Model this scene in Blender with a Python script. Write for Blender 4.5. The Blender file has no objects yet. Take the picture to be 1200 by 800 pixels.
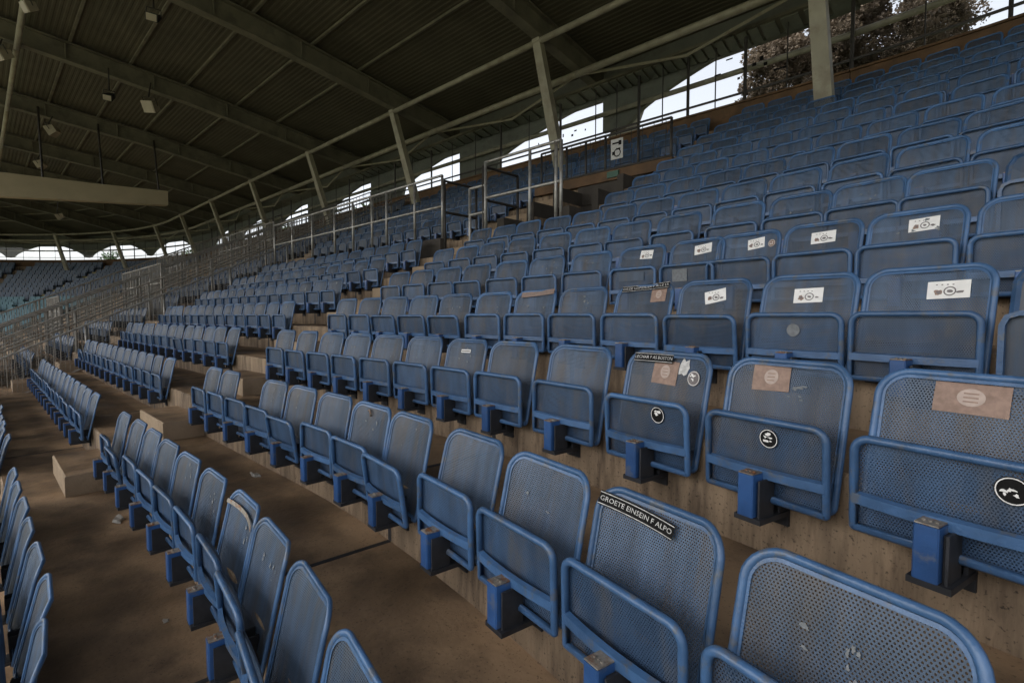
import bpy, bmesh, math, random
from mathutils import Vector, Matrix
random.seed(7)
scene = bpy.context.scene
COL = scene.collection

# ------------------------------------------------------------------ camera
CAM = Vector((5.617, -1.656, 0.520)); YAW = 0.8142; PITCH = -0.0515; FPX = 593.6
cd = bpy.data.cameras.new('camera'); cam = bpy.data.objects.new('camera', cd); COL.objects.link(cam)
FWD = Vector((-math.cos(YAW)*math.cos(PITCH), math.sin(YAW)*math.cos(PITCH), math.sin(PITCH)))
RGT = Vector((math.sin(YAW), math.cos(YAW), 0)); UPV = RGT.cross(FWD)
cam.matrix_world = Matrix(((RGT.x, UPV.x, -FWD.x, CAM.x), (RGT.y, UPV.y, -FWD.y, CAM.y), (RGT.z, UPV.z, -FWD.z, CAM.z), (0, 0, 0, 1)))
cd.sensor_width = 36; cd.lens = 36*FPX/1200; cd.clip_end = 3000; cd.clip_start = 0.02
scene.camera = cam

# ------------------------------------------------------------------ sky, sun, exposure
SUN_EL, SUN_AZ = math.radians(48), math.radians(218)      # azimuth clockwise from +Y; the field lies toward -Y
w = bpy.data.worlds.new('World'); scene.world = w; w.use_nodes = True
nt = w.node_tree; nt.nodes.clear()
sky = nt.nodes.new('ShaderNodeTexSky'); sky.sky_type = 'NISHITA'; sky.sun_disc = False
sky.sun_elevation = SUN_EL; sky.sun_rotation = SUN_AZ; sky.dust_density = 5; sky.air_density = 1.0; sky.ozone_density = 1.5
hs = nt.nodes.new('ShaderNodeHueSaturation'); hs.inputs['Saturation'].default_value = 0.22
bg = nt.nodes.new('ShaderNodeBackground'); bg.inputs['Strength'].default_value = 0.15
wo = nt.nodes.new('ShaderNodeOutputWorld')
nt.links.new(sky.outputs[0], hs.inputs['Color']); nt.links.new(hs.outputs[0], bg.inputs[0]); nt.links.new(bg.outputs[0], wo.inputs[0])
sl = bpy.data.lights.new('sun', 'SUN'); sl.energy = 1.3; sl.angle = math.radians(14); sl.color = (1, 0.95, 0.88)
sun = bpy.data.objects.new('sun', sl); COL.objects.link(sun)
sd = Vector((math.sin(SUN_AZ)*math.cos(SUN_EL), math.cos(SUN_AZ)*math.cos(SUN_EL), math.sin(SUN_EL)))
sun.rotation_euler = sd.to_track_quat('Z', 'Y').to_euler()
vs = scene.view_settings; vs.view_transform = 'Standard'; vs.look = 'None'; vs.exposure = 1.35; vs.gamma = 1; vs.use_curve_mapping = False
scene.cycles.use_denoising = True
scene.cycles.max_bounces = 8; scene.cycles.diffuse_bounces = 5; scene.cycles.transparent_max_bounces = 12

# ------------------------------------------------------------------ stand geometry: rows follow a curve that is straight
# between two bends; s runs along the rows, o up the slope, z up
KN, S0 = 0.0779, 2.0
RF, S1 = 15.0, -34.0
TREAD = 0.732
def rowz(r): return 0.3599*r + 0.0009*r*r         # top of the backrests in row r
def floorz(r): return rowz(r) - 0.71
def rowo(r): return TREAD*r
def riser(r): return TREAD*r - 0.08
def fr(s):
    if s > S0:
        a = KN*(s-S0); R = 1/KN
        return Vector((S0+R*math.sin(a), -R*(1-math.cos(a)), 0)), Vector((math.cos(a), -math.sin(a), 0)), Vector((math.sin(a), math.cos(a), 0))
    if s < S1:
        a = (S1-s)/RF
        return Vector((S1-RF*math.sin(a), -RF*(1-math.cos(a)), 0)), Vector((math.cos(a), math.sin(a), 0)), Vector((-math.sin(a), math.cos(a), 0))
    return Vector((s, 0, 0)), Vector((1, 0, 0)), Vector((0, 1, 0))
def pos(s, o, z):
    P, t, n = fr(s); q = P+n*o; return Vector((q.x, q.y, z))
def base_of(arc, o):        # arc length along the row at offset o -> curve parameter
    if arc > S0: return S0+(arc-S0)/(1+KN*o)
    if arc < S1: return S1+(arc-S1)/(1+o/RF)
    return arc
def stations(a, b):
    pts = {a, b}
    for e in (S0, S1):
        if a < e < b: pts.add(e)
    x = S0+0.4
    while x < b:
        if x > a: pts.add(x)
        x += 0.4
    x = S1-0.6
    while x > a:
        if x < b: pts.add(x)
        x -= 0.6
    return sorted(pts)
def project(P):
    v = P-CAM; d = v.dot(FWD)
    if d < 0.05: return None
    return 600+FPX*v.dot(RGT)/d, 400-FPX*v.dot(UPV)/d, d

# ------------------------------------------------------------------ materials
def M(name, col, rough=0.6, metal=0.0, var=0.25, scale=6.0, dark=None, dscale=3.0, damt=0.5, bump=0.0, bscale=60.0, rnd=0.0, spec=0.5, stretch=(1, 1, 1), coord='Object', thr=(0.5, 0.62), pores=0):
    m = bpy.data.materials.new(name); m.use_nodes = True
    t = m.node_tree; N = t.nodes; L = t.links
    b = N['Principled BSDF']; b.inputs['Roughness'].default_value = rough; b.inputs['Metallic'].default_value = metal
    b.inputs['Specular IOR Level'].default_value = spec
    tc = N.new('ShaderNodeTexCoord'); oi = N.new('ShaderNodeObjectInfo')
    mp = N.new('ShaderNodeMapping'); mp.inputs['Scale'].default_value = stretch; L.new(tc.outputs[coord], mp.inputs['Vector'])
    ad = N.new('ShaderNodeVectorMath'); ad.operation = 'MULTIPLY_ADD'
    cx = N.new('ShaderNodeCombineXYZ')
    for i in range(3): L.new(oi.outputs['Random'], cx.inputs[i])
    L.new(cx.outputs[0], ad.inputs[0]); ad.inputs[1].default_value = (37, 91, 53); L.new(mp.outputs[0], ad.inputs[2])
    n1 = N.new('ShaderNodeTexNoise'); n1.inputs['Scale'].default_value = scale; n1.inputs['Detail'].default_value = 6; L.new(ad.outputs[0], n1.inputs['Vector'])
    r1 = N.new('ShaderNodeMapRange'); r1.inputs['From Min'].default_value = 0.3; r1.inputs['From Max'].default_value = 0.7
    r1.inputs['To Min'].default_value = 1-var; r1.inputs['To Max'].default_value = 1+var; L.new(n1.outputs['Fac'], r1.inputs['Value'])
    fac = r1.outputs[0]
    if rnd:
        r3 = N.new('ShaderNodeMapRange'); r3.inputs['To Min'].default_value = 1-rnd; r3.inputs['To Max'].default_value = 1+rnd; L.new(oi.outputs['Random'], r3.inputs['Value'])
        mu = N.new('ShaderNodeMath'); mu.operation = 'MULTIPLY'; L.new(fac, mu.inputs[0]); L.new(r3.outputs[0], mu.inputs[1]); fac = mu.outputs[0]
    mx = N.new('ShaderNodeVectorMath'); mx.operation = 'SCALE'; mx.inputs[0].default_value = col[:3]; L.new(fac, mx.inputs['Scale'])
    outc = mx.outputs[0]
    if dark:
        n2 = N.new('ShaderNodeTexNoise'); n2.inputs['Scale'].default_value = dscale; n2.inputs['Detail'].default_value = 8; n2.inputs['Roughness'].default_value = 0.65; L.new(ad.outputs[0], n2.inputs['Vector'])
        r2 = N.new('ShaderNodeMapRange'); r2.inputs['From Min'].default_value = thr[0]; r2.inputs['From Max'].default_value = thr[1]; r2.inputs['To Max'].default_value = damt
        L.new(n2.outputs['Fac'], r2.inputs['Value'])
        mi = N.new('ShaderNodeMix'); mi.data_type = 'RGBA'; L.new(r2.outputs[0], mi.inputs['Factor']); L.new(outc, mi.inputs[6]); mi.inputs[7].default_value = (*dark[:3], 1); outc = mi.outputs[2]
    if pores:
        n4 = N.new('ShaderNodeTexNoise'); n4.inputs['Scale'].default_value = 95; n4.inputs['Detail'].default_value = 3; L.new(tc.outputs['Object'], n4.inputs['Vector'])
        r4 = N.new('ShaderNodeMapRange'); r4.inputs['From Min'].default_value = 0.60; r4.inputs['From Max'].default_value = 0.72; r4.inputs['To Min'].default_value = 1; r4.inputs['To Max'].default_value = 1-pores; L.new(n4.outputs['Fac'], r4.inputs['Value'])
        m4 = N.new('ShaderNodeVectorMath'); m4.operation = 'SCALE'; L.new(outc, m4.inputs[0]); L.new(r4.outputs[0], m4.inputs['Scale']); outc = m4.outputs[0]
    L.new(outc, b.inputs['Base Color'])
    if bump:
        n3 = N.new('ShaderNodeTexNoise'); n3.inputs['Scale'].default_value = bscale; n3.inputs['Detail'].default_value = 5; L.new(ad.outputs[0], n3.inputs['Vector'])
        bp = N.new('ShaderNodeBump'); bp.inputs['Strength'].default_value = bump; bp.inputs['Distance'].default_value = 0.01; L.new(n3.outputs['Fac'], bp.inputs['Height']); L.new(bp.outputs[0], b.inputs['Normal'])
    return m
MT = {}
MT['sheet'] = M('weathered_blue_sheet', (0.048, 0.079, 0.130), 0.5, 0, 0.28, 9, (0.085, 0.071, 0.056), 5, 0.8, 0, 60, 0.32, thr=(0.48, 0.70), stretch=(2.2, 1, 0.3))
MT['sheet2'] = M('blue_seat_sheet', (0.039, 0.075, 0.140), 0.46, 0, 0.28, 9, (0.10, 0.095, 0.09), 6, 0.7, 0, 60, 0.28, thr=(0.50, 0.70), stretch=(1.6, 1, 0.5))
MT['frame'] = M('blue_frame_paint', (0.046, 0.106, 0.220), 0.36, 0, 0.2, 14, (0.10, 0.105, 0.11), 15, 0.75, 0.15, 120, 0.2, thr=(0.55, 0.63))
MT['bracket'] = M('bright_blue_bracket', (0.027, 0.082, 0.225), 0.38, 0, 0.15, 14, (0.12, 0.13, 0.15), 16, 0.5, 0.1, 120, 0.15, thr=(0.58, 0.66))
MT['cap'] = M('bare_steel_cap', (0.26, 0.235, 0.205), 0.5, 0.4, 0.4, 40, (0.22, 0.09, 0.03), 30, 0.9, 0, 60, 0.2, thr=(0.48, 0.6))
MT['black'] = M('black_steel', (0.02, 0.021, 0.025), 0.6, 0, 0.3, 20)
MT['tread'] = M('dirty_concrete_floor', (0.265, 0.175, 0.102), 0.62, 0, 0.65, 1.3, (0.075, 0.050, 0.032), 2.2, 0.85, 0.35, 35, 0.1, thr=(0.45, 0.68), coord='Object', pores=0.5)
MT['riser'] = M('stained_concrete_riser', (0.265, 0.19, 0.122), 0.85, 0, 0.4, 3.5, (0.055, 0.036, 0.023), 6.0, 0.9, 0.5, 45, 0.08, stretch=(2.0, 2.0, 0.28), thr=(0.46, 0.68), pores=0.7)
MT['step'] = M('pale_step_concrete', (0.32, 0.235, 0.155), 0.85, 0, 0.2, 4, (0.16, 0.115, 0.075), 4, 0.5, 0.4, 45, 0.08)
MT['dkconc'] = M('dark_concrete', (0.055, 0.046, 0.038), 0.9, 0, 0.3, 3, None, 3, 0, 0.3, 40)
MT['rust'] = M('rust_brown_ledge', (0.13, 0.072, 0.034), 0.8, 0, 0.3, 3, (0.08, 0.048, 0.028), 4, 0.6, 0.2, 40)
MT['galv'] = M('galvanised_steel', (0.36, 0.35, 0.33), 0.45, 0.55, 0.25, 12, (0.2, 0.13, 0.08), 8, 0.4, 0, 60, 0.1)
MT['fence'] = M('pale_fence_bars', (0.27, 0.255, 0.235), 0.6, 0.2, 0.25, 12, (0.22, 0.16, 0.11), 8, 0.5, 0, 60, 0.1)
MT['dkrail'] = M('dark_painted_rail', (0.045, 0.04, 0.036), 0.5, 0.2, 0.2, 10)
MT['beam'] = M('olive_grey_beam', (0.19, 0.172, 0.128), 0.6, 0, 0.2, 2.5, (0.08, 0.07, 0.055), 2, 0.5)
MT['tube'] = M('beige_roof_tube', (0.34, 0.31, 0.23), 0.55, 0, 0.15, 4, (0.16, 0.12, 0.08), 3, 0.4)
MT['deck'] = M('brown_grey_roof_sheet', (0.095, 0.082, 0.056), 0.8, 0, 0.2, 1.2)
MT['panel'] = M('grey_green_arch_panel', (0.16, 0.165, 0.135), 0.7, 0, 0.25, 2, (0.08, 0.07, 0.055), 2, 0.5)
MT['rib'] = M('pale_concrete_rib', (0.42, 0.38, 0.3), 0.85, 0, 0.2, 3, (0.15, 0.14, 0.11), 3, 0.5)
MT['box'] = M('beige_box_beam', (0.50, 0.42, 0.29), 0.6, 0, 0.08, 2)
MT['lamp'] = M('floodlight_housing', (0.42, 0.36, 0.27), 0.5, 0, 0.1, 4)
MT['white'] = M('white_print', (0.8, 0.78, 0.76), 0.6, 0, 0.06, 30)
MT['offwhite'] = M('worn_white_print', (0.52, 0.51, 0.50), 0.7, 0, 0.3, 60, spec=0.2)
MT['grey'] = M('grey_print', (0.16, 0.14, 0.14), 0.6, 0, 0.2, 30)
MT['blackp'] = M('black_print', (0.012, 0.0115, 0.0115), 0.85, 0, 0.2, 30, spec=0.12)
MT['tan'] = M('tan_sticker', (0.28, 0.185, 0.145), 0.65, 0, 0.18, 60, (0.19, 0.12, 0.09), 25, 0.5)
MT['tan2'] = M('pale_tan_print', (0.43, 0.335, 0.29), 0.65, 0, 0.1, 60)
MT['residue'] = M('sticker_residue', (0.17, 0.18, 0.19), 0.7, 0, 0.2, 60)
MT['green'] = M('green_exit_sign', (0.02, 0.085, 0.05), 0.5, 0, 0.05, 10)
MT['teal'] = M('faded_teal_seats', (0.10, 0.21, 0.26), 0.6, 0, 0.2, 3)
MT['bark'] = M('tree_bark', (0.09, 0.07, 0.05), 0.9, 0, 0.3, 8)
MT['leafg'] = M('green_leaves', (0.055, 0.095, 0.035), 0.7, 0, 0.45, 1.5)
MT['leafb'] = M('grey_brown_leaves', (0.14, 0.108, 0.075), 0.8, 0, 0.45, 1.5)
MT['grass'] = M('mown_grass', (0.11, 0.12, 0.065), 0.9, 0, 0.25, 0.2)
MT['paper'] = M('litter_paper', (0.30, 0.28, 0.25), 0.8, 0, 0.2, 20)
MT['stain'] = M('wet_stain', (0.12, 0.095, 0.07), 0.25, 0, 0.2, 8)
MT['yellow'] = M('yellow_stair_edge', (0.40, 0.33, 0.16), 0.8, 0, 0.2, 2)
for k_ in ('leafg', 'leafb'):
    t_ = MT[k_].node_tree; b_ = t_.nodes['Principled BSDF']; tl = t_.nodes.new('ShaderNodeBsdfTranslucent'); mxs = t_.nodes.new('ShaderNodeMixShader'); mxs.inputs[0].default_value = 0.45
    src = b_.inputs['Base Color'].links[0].from_socket; t_.links.new(src, tl.inputs['Color'])
    om = [n_ for n_ in t_.nodes if n_.type == 'OUTPUT_MATERIAL'][0]
    t_.links.new(b_.outputs[0], mxs.inputs[1]); t_.links.new(tl.outputs[0], mxs.inputs[2]); t_.links.new(mxs.outputs[0], om.inputs[0])
gm = bpy.data.materials.new('window_glass'); gm.use_nodes = True
t_ = gm.node_tree; t_.nodes.clear()
g_o = t_.nodes.new('ShaderNodeOutputMaterial'); g_m = t_.nodes.new('ShaderNodeMixShader'); g_t = t_.nodes.new('ShaderNodeBsdfTransparent'); g_g = t_.nodes.new('ShaderNodeBsdfGlossy')
g_t.inputs[0].default_value = (0.93, 0.95, 0.97, 1); g_g.inputs['Roughness'].default_value = 0.03; g_m.inputs[0].default_value = 0.06
t_.links.new(g_t.outputs[0], g_m.inputs[1]); t_.links.new(g_g.outputs[0], g_m.inputs[2]); t_.links.new(g_m.outputs[0], g_o.inputs[0])
MT['glass'] = gm

t_ = MT['tread'].node_tree; n_ = t_.nodes.new('ShaderNodeTexNoise'); n_.inputs['Scale'].default_value = 1.4; n_.inputs['Detail'].default_value = 5
tc_ = t_.nodes.new('ShaderNodeTexCoord'); t_.links.new(tc_.outputs['Object'], n_.inputs['Vector'])
rr_ = t_.nodes.new('ShaderNodeMapRange'); rr_.inputs['From Min'].default_value = 0.35; rr_.inputs['From Max'].default_value = 0.65; rr_.inputs['To Min'].default_value = 0.38; rr_.inputs['To Max'].default_value = 0.8
t_.links.new(n_.outputs['Fac'], rr_.inputs['Value']); t_.links.new(rr_.outputs[0], t_.nodes['Principled BSDF'].inputs['Roughness'])
MT['housewall'] = M('pale_pink_render', (0.55, 0.46, 0.42), 0.9, 0, 0.08, 1)
MT['houseroof'] = M('brown_roof_tiles', (0.2, 0.11, 0.08), 0.9, 0, 0.2, 3)
# ------------------------------------------------------------------ mesh helpers
class MB:
    def __init__(s): s.v = []; s.f = []; s.m = []
    def add(s, v, f, mi=0):
        b = len(s.v); s.v += [tuple(p) for p in v]
        for q in f: s.f.append(tuple(i+b for i in q)); s.m.append(mi)
    def box(s, lo, hi, mi=0, T=None):
        x0, y0, z0 = lo; x1, y1, z1 = hi
        v = [Vector(p) for p in ((x0, y0, z0), (x1, y0, z0), (x1, y1, z0), (x0, y1, z0), (x0, y0, z1), (x1, y0, z1), (x1, y1, z1), (x0, y1, z1))]
        if T: v = [T(p) for p in v]
        s.add(v, [(0, 3, 2, 1), (4, 5, 6, 7), (0, 1, 5, 4), (1, 2, 6, 5), (2, 3, 7, 6), (3, 0, 4, 7)], mi)
    def tube(s, pts, r, n=8, closed=False, mi=0, rx=None):
        pts = [Vector(p) for p in pts]; k = len(pts); b = len(s.v); up0 = None
        for i, p in enumerate(pts):
            if closed: d = pts[(i+1) % k]-pts[i-1]
            else: d = pts[min(i+1, k-1)]-pts[max(i-1, 0)]
            d.normalize()
            if up0 is None:
                up0 = Vector((0, 0, 1)) if abs(d.z) < 0.95 else Vector((0, 1, 0))
                if rx is not None: up0 = Vector(rx[1])
            a = d.cross(up0)
            if a.length < 1e-4: a = d.cross(Vector((1, 0, 0)))
            a.normalize(); c = a.cross(d).normalized()
            if rx is None: up0 = c
            ra = r if rx is None else rx[0]
            for j in range(n):
                th = 2*math.pi*(j+0.5)/n
                s.v.append(tuple(p+a*(ra*math.cos(th))+c*(r*math.sin(th))))
        for i in range(k if closed else k-1):
            for j in range(n):
                q = ((i+1) % k)
                s.f.append((b+i*n+j, b+i*n+(j+1) % n, b+q*n+(j+1) % n, b+q*n+j)); s.m.append(mi)
        if not closed:
            s.f.append(tuple(b+j for j in range(n))[::-1]); s.m.append(mi)
            s.f.append(tuple(b+(k-1)*n+j for j in range(n))); s.m.append(mi)
    def sweep(s, prof, a, b, mi=0, top=None):
        """closed (o, z) outline carried along the rows from s=a to s=b"""
        st = stations(a, b); n = len(prof); b0 = len(s.v)
        for q in st:
            for (o, z) in prof: s.v.append(tuple(pos(q, o, z)))
        for i in range(len(st)-1):
            for j in range(n):
                k = (j+1) % n
                s.f.append((b0+i*n+j, b0+i*n+k, b0+(i+1)*n+k, b0+(i+1)*n+j))
                m_ = mi
                if top is not None:
                    do, dz = prof[k][0]-prof[j][0], prof[k][1]-prof[j][1]
                    if abs(dz) < 0.3*abs(do): m_ = top
                s.m.append(m_)
        s.f.append(tuple(b0+j for j in range(n))[::-1]); s.m.append(mi)
        s.f.append(tuple(b0+(len(st)-1)*n+j for j in range(n))); s.m.append(mi)
    def data(s, name, mats, smooth=False):
        me = bpy.data.meshes.new(name); me.from_pydata(s.v, [], s.f)
        for m in mats: me.materials.append(m)
        if any(s.m): me.polygons.foreach_set('material_index', s.m)
        if smooth: me.polygons.foreach_set('use_smooth', [True]*len(s.f))
        me.update()
        bm = bmesh.new(); bm.from_mesh(me); bmesh.ops.recalc_face_normals(bm, faces=bm.faces); bm.to_mesh(me); bm.free()
        return me
    def build(s, name, mat, parent=None, smooth=False):
        mats = mat if isinstance(mat, (list, tuple)) else [mat]
        return link(name, s.data(name, mats, smooth), parent)
def link(name, me, parent=None, loc=None):
    o = bpy.data.objects.new(name, me); COL.objects.link(o)
    if parent is not None: o.parent = parent
    if loc is not None: o.location = loc
    return o
def empty(name, loc=(0, 0, 0)):
    o = bpy.data.objects.new(name, None); COL.objects.link(o); o.location = loc; o.empty_display_size = 0.2; return o
def tag(o, label, cat, group=None):
    o['label'] = label; o['category'] = cat
    if group: o['group'] = group
    return o
def structure(o): o['kind'] = 'structure'; return o
ORD_EXTRA = ['seventeenth', 'eighteenth', 'nineteenth']
ORD = ['zeroth', 'first', 'second', 'third', 'fourth', 'fifth', 'sixth', 'seventh', 'eighth', 'ninth', 'tenth', 'eleventh', 'twelfth', 'thirteenth', 'fourteenth', 'fifteenth', 'sixteenth']+ORD_EXTRA

# ------------------------------------------------------------------ ground
g = MB(); g.add([(-600, -600, -3.6), (600, -600, -3.6), (600, 600, -3.6), (-600, 600, -3.6)], [(0, 1, 2, 3)])
structure(g.build('ground', MT['grass']))

# ------------------------------------------------------------------ terrace of precast L units
VS0, VS1 = -0.18, 1.02          # side walls of the vomitory
RV0, RV1 = 5, 8                 # units r=5..8 are cut away there
terr = structure(empty('concrete_terrace'))
JO = [3.28-6.1*i for i in range(-1, 5)]
def spans(r, a, b):
    cuts = [a]+sorted(j for j in ([3.28, 6.6, 10.0]+[3.28-5.6*i for i in range(1, 7)]+[S1-3.6*i for i in range(1, 9)]) if a+0.4 < j < b-0.4)+[b]
    out = []
    for i in range(len(cuts)-1):
        p, q = cuts[i]+(0.011 if i else 0), cuts[i+1]-(0.011 if i < len(cuts)-2 else 0)
        if RV0 <= r <= RV1 and p < VS1 and q > VS0:
            if p < VS0-0.3: out.append((p, VS0))
            if q > VS1+0.3: out.append((VS1, q))
        else: out.append((p, q))
    return out
for r in range(-8, 14):
    o0, o1 = riser(r), riser(r+1); z0, z1 = floorz(r), floorz(r+1); c = 0.012
    if r == 13: o1 = 9.75
    prof = [(o0, z0-0.05), (o0, z1-c), (o0+c, z1), (o1+0.03, z1), (o1+0.03, z1-0.13), (o0+0.16, z1-0.13), (o0+0.16, z0-0.05)]
    for a, b in spans(r, -61, 10.5):
        m = MB(); m.sweep(prof, a, b, 0, 1); m.build('step_unit', [MT['riser'], MT['tread']], terr)
        if -9 < b < 9.5 and b not in (VS0, VS1) and -4 < r:
            m = MB(); m.sweep([(o0-0.0015, z0+0.004), (o0-0.0015, z1+0.0012), (o1-0.002, z1+0.0012), (o1-0.002, z1-0.03), (o0+0.02, z1-0.03), (o0+0.02, z0+0.004)], b-0.006, b+0.028); m.build('joint_sealant', MT['black'], terr)
# underside mass so that no light leaks under the units
m = MB(); m.sweep([(riser(-8)+0.02, -3.6), (riser(-8)+0.02, floorz(-7)-0.2), (riser(5)-0.02, floorz(5)-0.35), (riser(5)-0.02, -3.6)], -61, 10.5); m.build('terrace_core', MT['dkconc'], terr)
m = MB(); m.sweep([(riser(5)+0.2, -3.6), (riser(5)+0.2, floorz(5)-0.4), (9.6, floorz(13)-0.3), (9.6, -3.6)], -61, VS0-0.25); m.build('terrace_core', MT['dkconc'], terr)
m = MB(); m.sweep([(riser(5)+0.2, -3.6), (riser(5)+0.2, floorz(5)-0.4), (9.6, floorz(13)-0.3), (9.6, -3.6)], VS1+0.25, 10.5); m.build('terrace_core', MT['dkconc'], terr)

# ------------------------------------------------------------------ aisle steps (half-height blocks)
def stair(name, label, group, a, b, rows):
    root = tag(empty(name, pos((a+b)/2, riser(rows[0])-0.36, floorz(rows[0]))), label, 'stairs', group)
    for r in rows:
        m = MB(); o0, o1, z0, z1 = riser(r)-0.36, riser(r)-0.003, floorz(r)+0.001, floorz(r)+0.185; c = 0.01
        m.sweep([(o0, z0), (o0, z1-c), (o0+c, z1), (o1, z1), (o1, z0)], a, b, 0, 1)
        k = m.build('step_block', [MT['step'], MT['tread']], root); k.matrix_parent_inverse = Matrix.Translation(-root.location)
    return root
def keep(child, root): child.matrix_parent_inverse = Matrix.Translation(-root.location)
stair('aisle_stairs', 'beige concrete step blocks climbing the aisle between the lower seat blocks', None, -1.2, -0.2, list(range(-4, 6)))
stair('aisle_stairs', 'concrete steps climbing left of the dark entrance opening, behind the railing', None, -1.25, -0.4, list(range(6, 10)))
stair('aisle_stairs', 'narrow concrete steps climbing between dark entrance opening and upper seat rows', None, 1.12, 1.62, list(range(6, 13)))
stair('aisle_stairs', 'concrete steps behind the long sloping wire mesh fence', None, -9.9, -9.0, list(range(-4, 13)))

# ------------------------------------------------------------------ vomitory (entrance opening)
vom = tag(empty('entrance_opening', pos(0.4, 4.0, floorz(6))), 'dark concrete entrance opening behind the tall pipe railing', 'entrance')
def vpart(name, mb, mat): k = mb.build(name, mat, vom); keep(k, vom); return k
zf = floorz(6)-0.25
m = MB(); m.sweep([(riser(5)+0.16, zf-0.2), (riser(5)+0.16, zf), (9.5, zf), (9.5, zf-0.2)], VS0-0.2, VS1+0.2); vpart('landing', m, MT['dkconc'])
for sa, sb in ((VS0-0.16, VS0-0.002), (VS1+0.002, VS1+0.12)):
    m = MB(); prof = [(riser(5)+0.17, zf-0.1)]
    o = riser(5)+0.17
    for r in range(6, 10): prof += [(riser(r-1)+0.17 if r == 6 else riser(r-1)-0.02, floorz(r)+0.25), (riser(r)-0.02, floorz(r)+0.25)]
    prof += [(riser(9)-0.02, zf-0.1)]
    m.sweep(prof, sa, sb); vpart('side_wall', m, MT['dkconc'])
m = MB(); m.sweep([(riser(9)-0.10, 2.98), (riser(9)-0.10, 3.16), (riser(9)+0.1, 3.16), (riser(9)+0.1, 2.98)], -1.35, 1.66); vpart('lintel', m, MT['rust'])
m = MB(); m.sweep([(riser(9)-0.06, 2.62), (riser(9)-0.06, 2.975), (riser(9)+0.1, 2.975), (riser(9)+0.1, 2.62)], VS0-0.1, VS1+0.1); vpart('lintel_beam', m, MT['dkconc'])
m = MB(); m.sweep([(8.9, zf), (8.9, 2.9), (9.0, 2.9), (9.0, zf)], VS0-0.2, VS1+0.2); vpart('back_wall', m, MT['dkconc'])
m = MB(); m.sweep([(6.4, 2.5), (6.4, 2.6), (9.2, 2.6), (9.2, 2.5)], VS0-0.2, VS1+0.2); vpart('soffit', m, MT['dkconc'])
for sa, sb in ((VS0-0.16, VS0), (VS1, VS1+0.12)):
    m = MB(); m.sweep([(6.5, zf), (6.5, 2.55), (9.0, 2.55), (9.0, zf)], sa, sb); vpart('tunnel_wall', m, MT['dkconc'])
# front parapet walls carrying the railings
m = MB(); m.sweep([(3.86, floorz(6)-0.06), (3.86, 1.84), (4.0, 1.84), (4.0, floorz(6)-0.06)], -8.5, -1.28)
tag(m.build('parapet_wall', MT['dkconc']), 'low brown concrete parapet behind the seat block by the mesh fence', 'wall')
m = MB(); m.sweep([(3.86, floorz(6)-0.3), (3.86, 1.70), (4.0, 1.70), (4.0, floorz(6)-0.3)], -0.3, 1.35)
tag(m.build('parapet_wall', MT['dkconc']), 'short concrete parapet in front of the dark entrance opening', 'wall')

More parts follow.
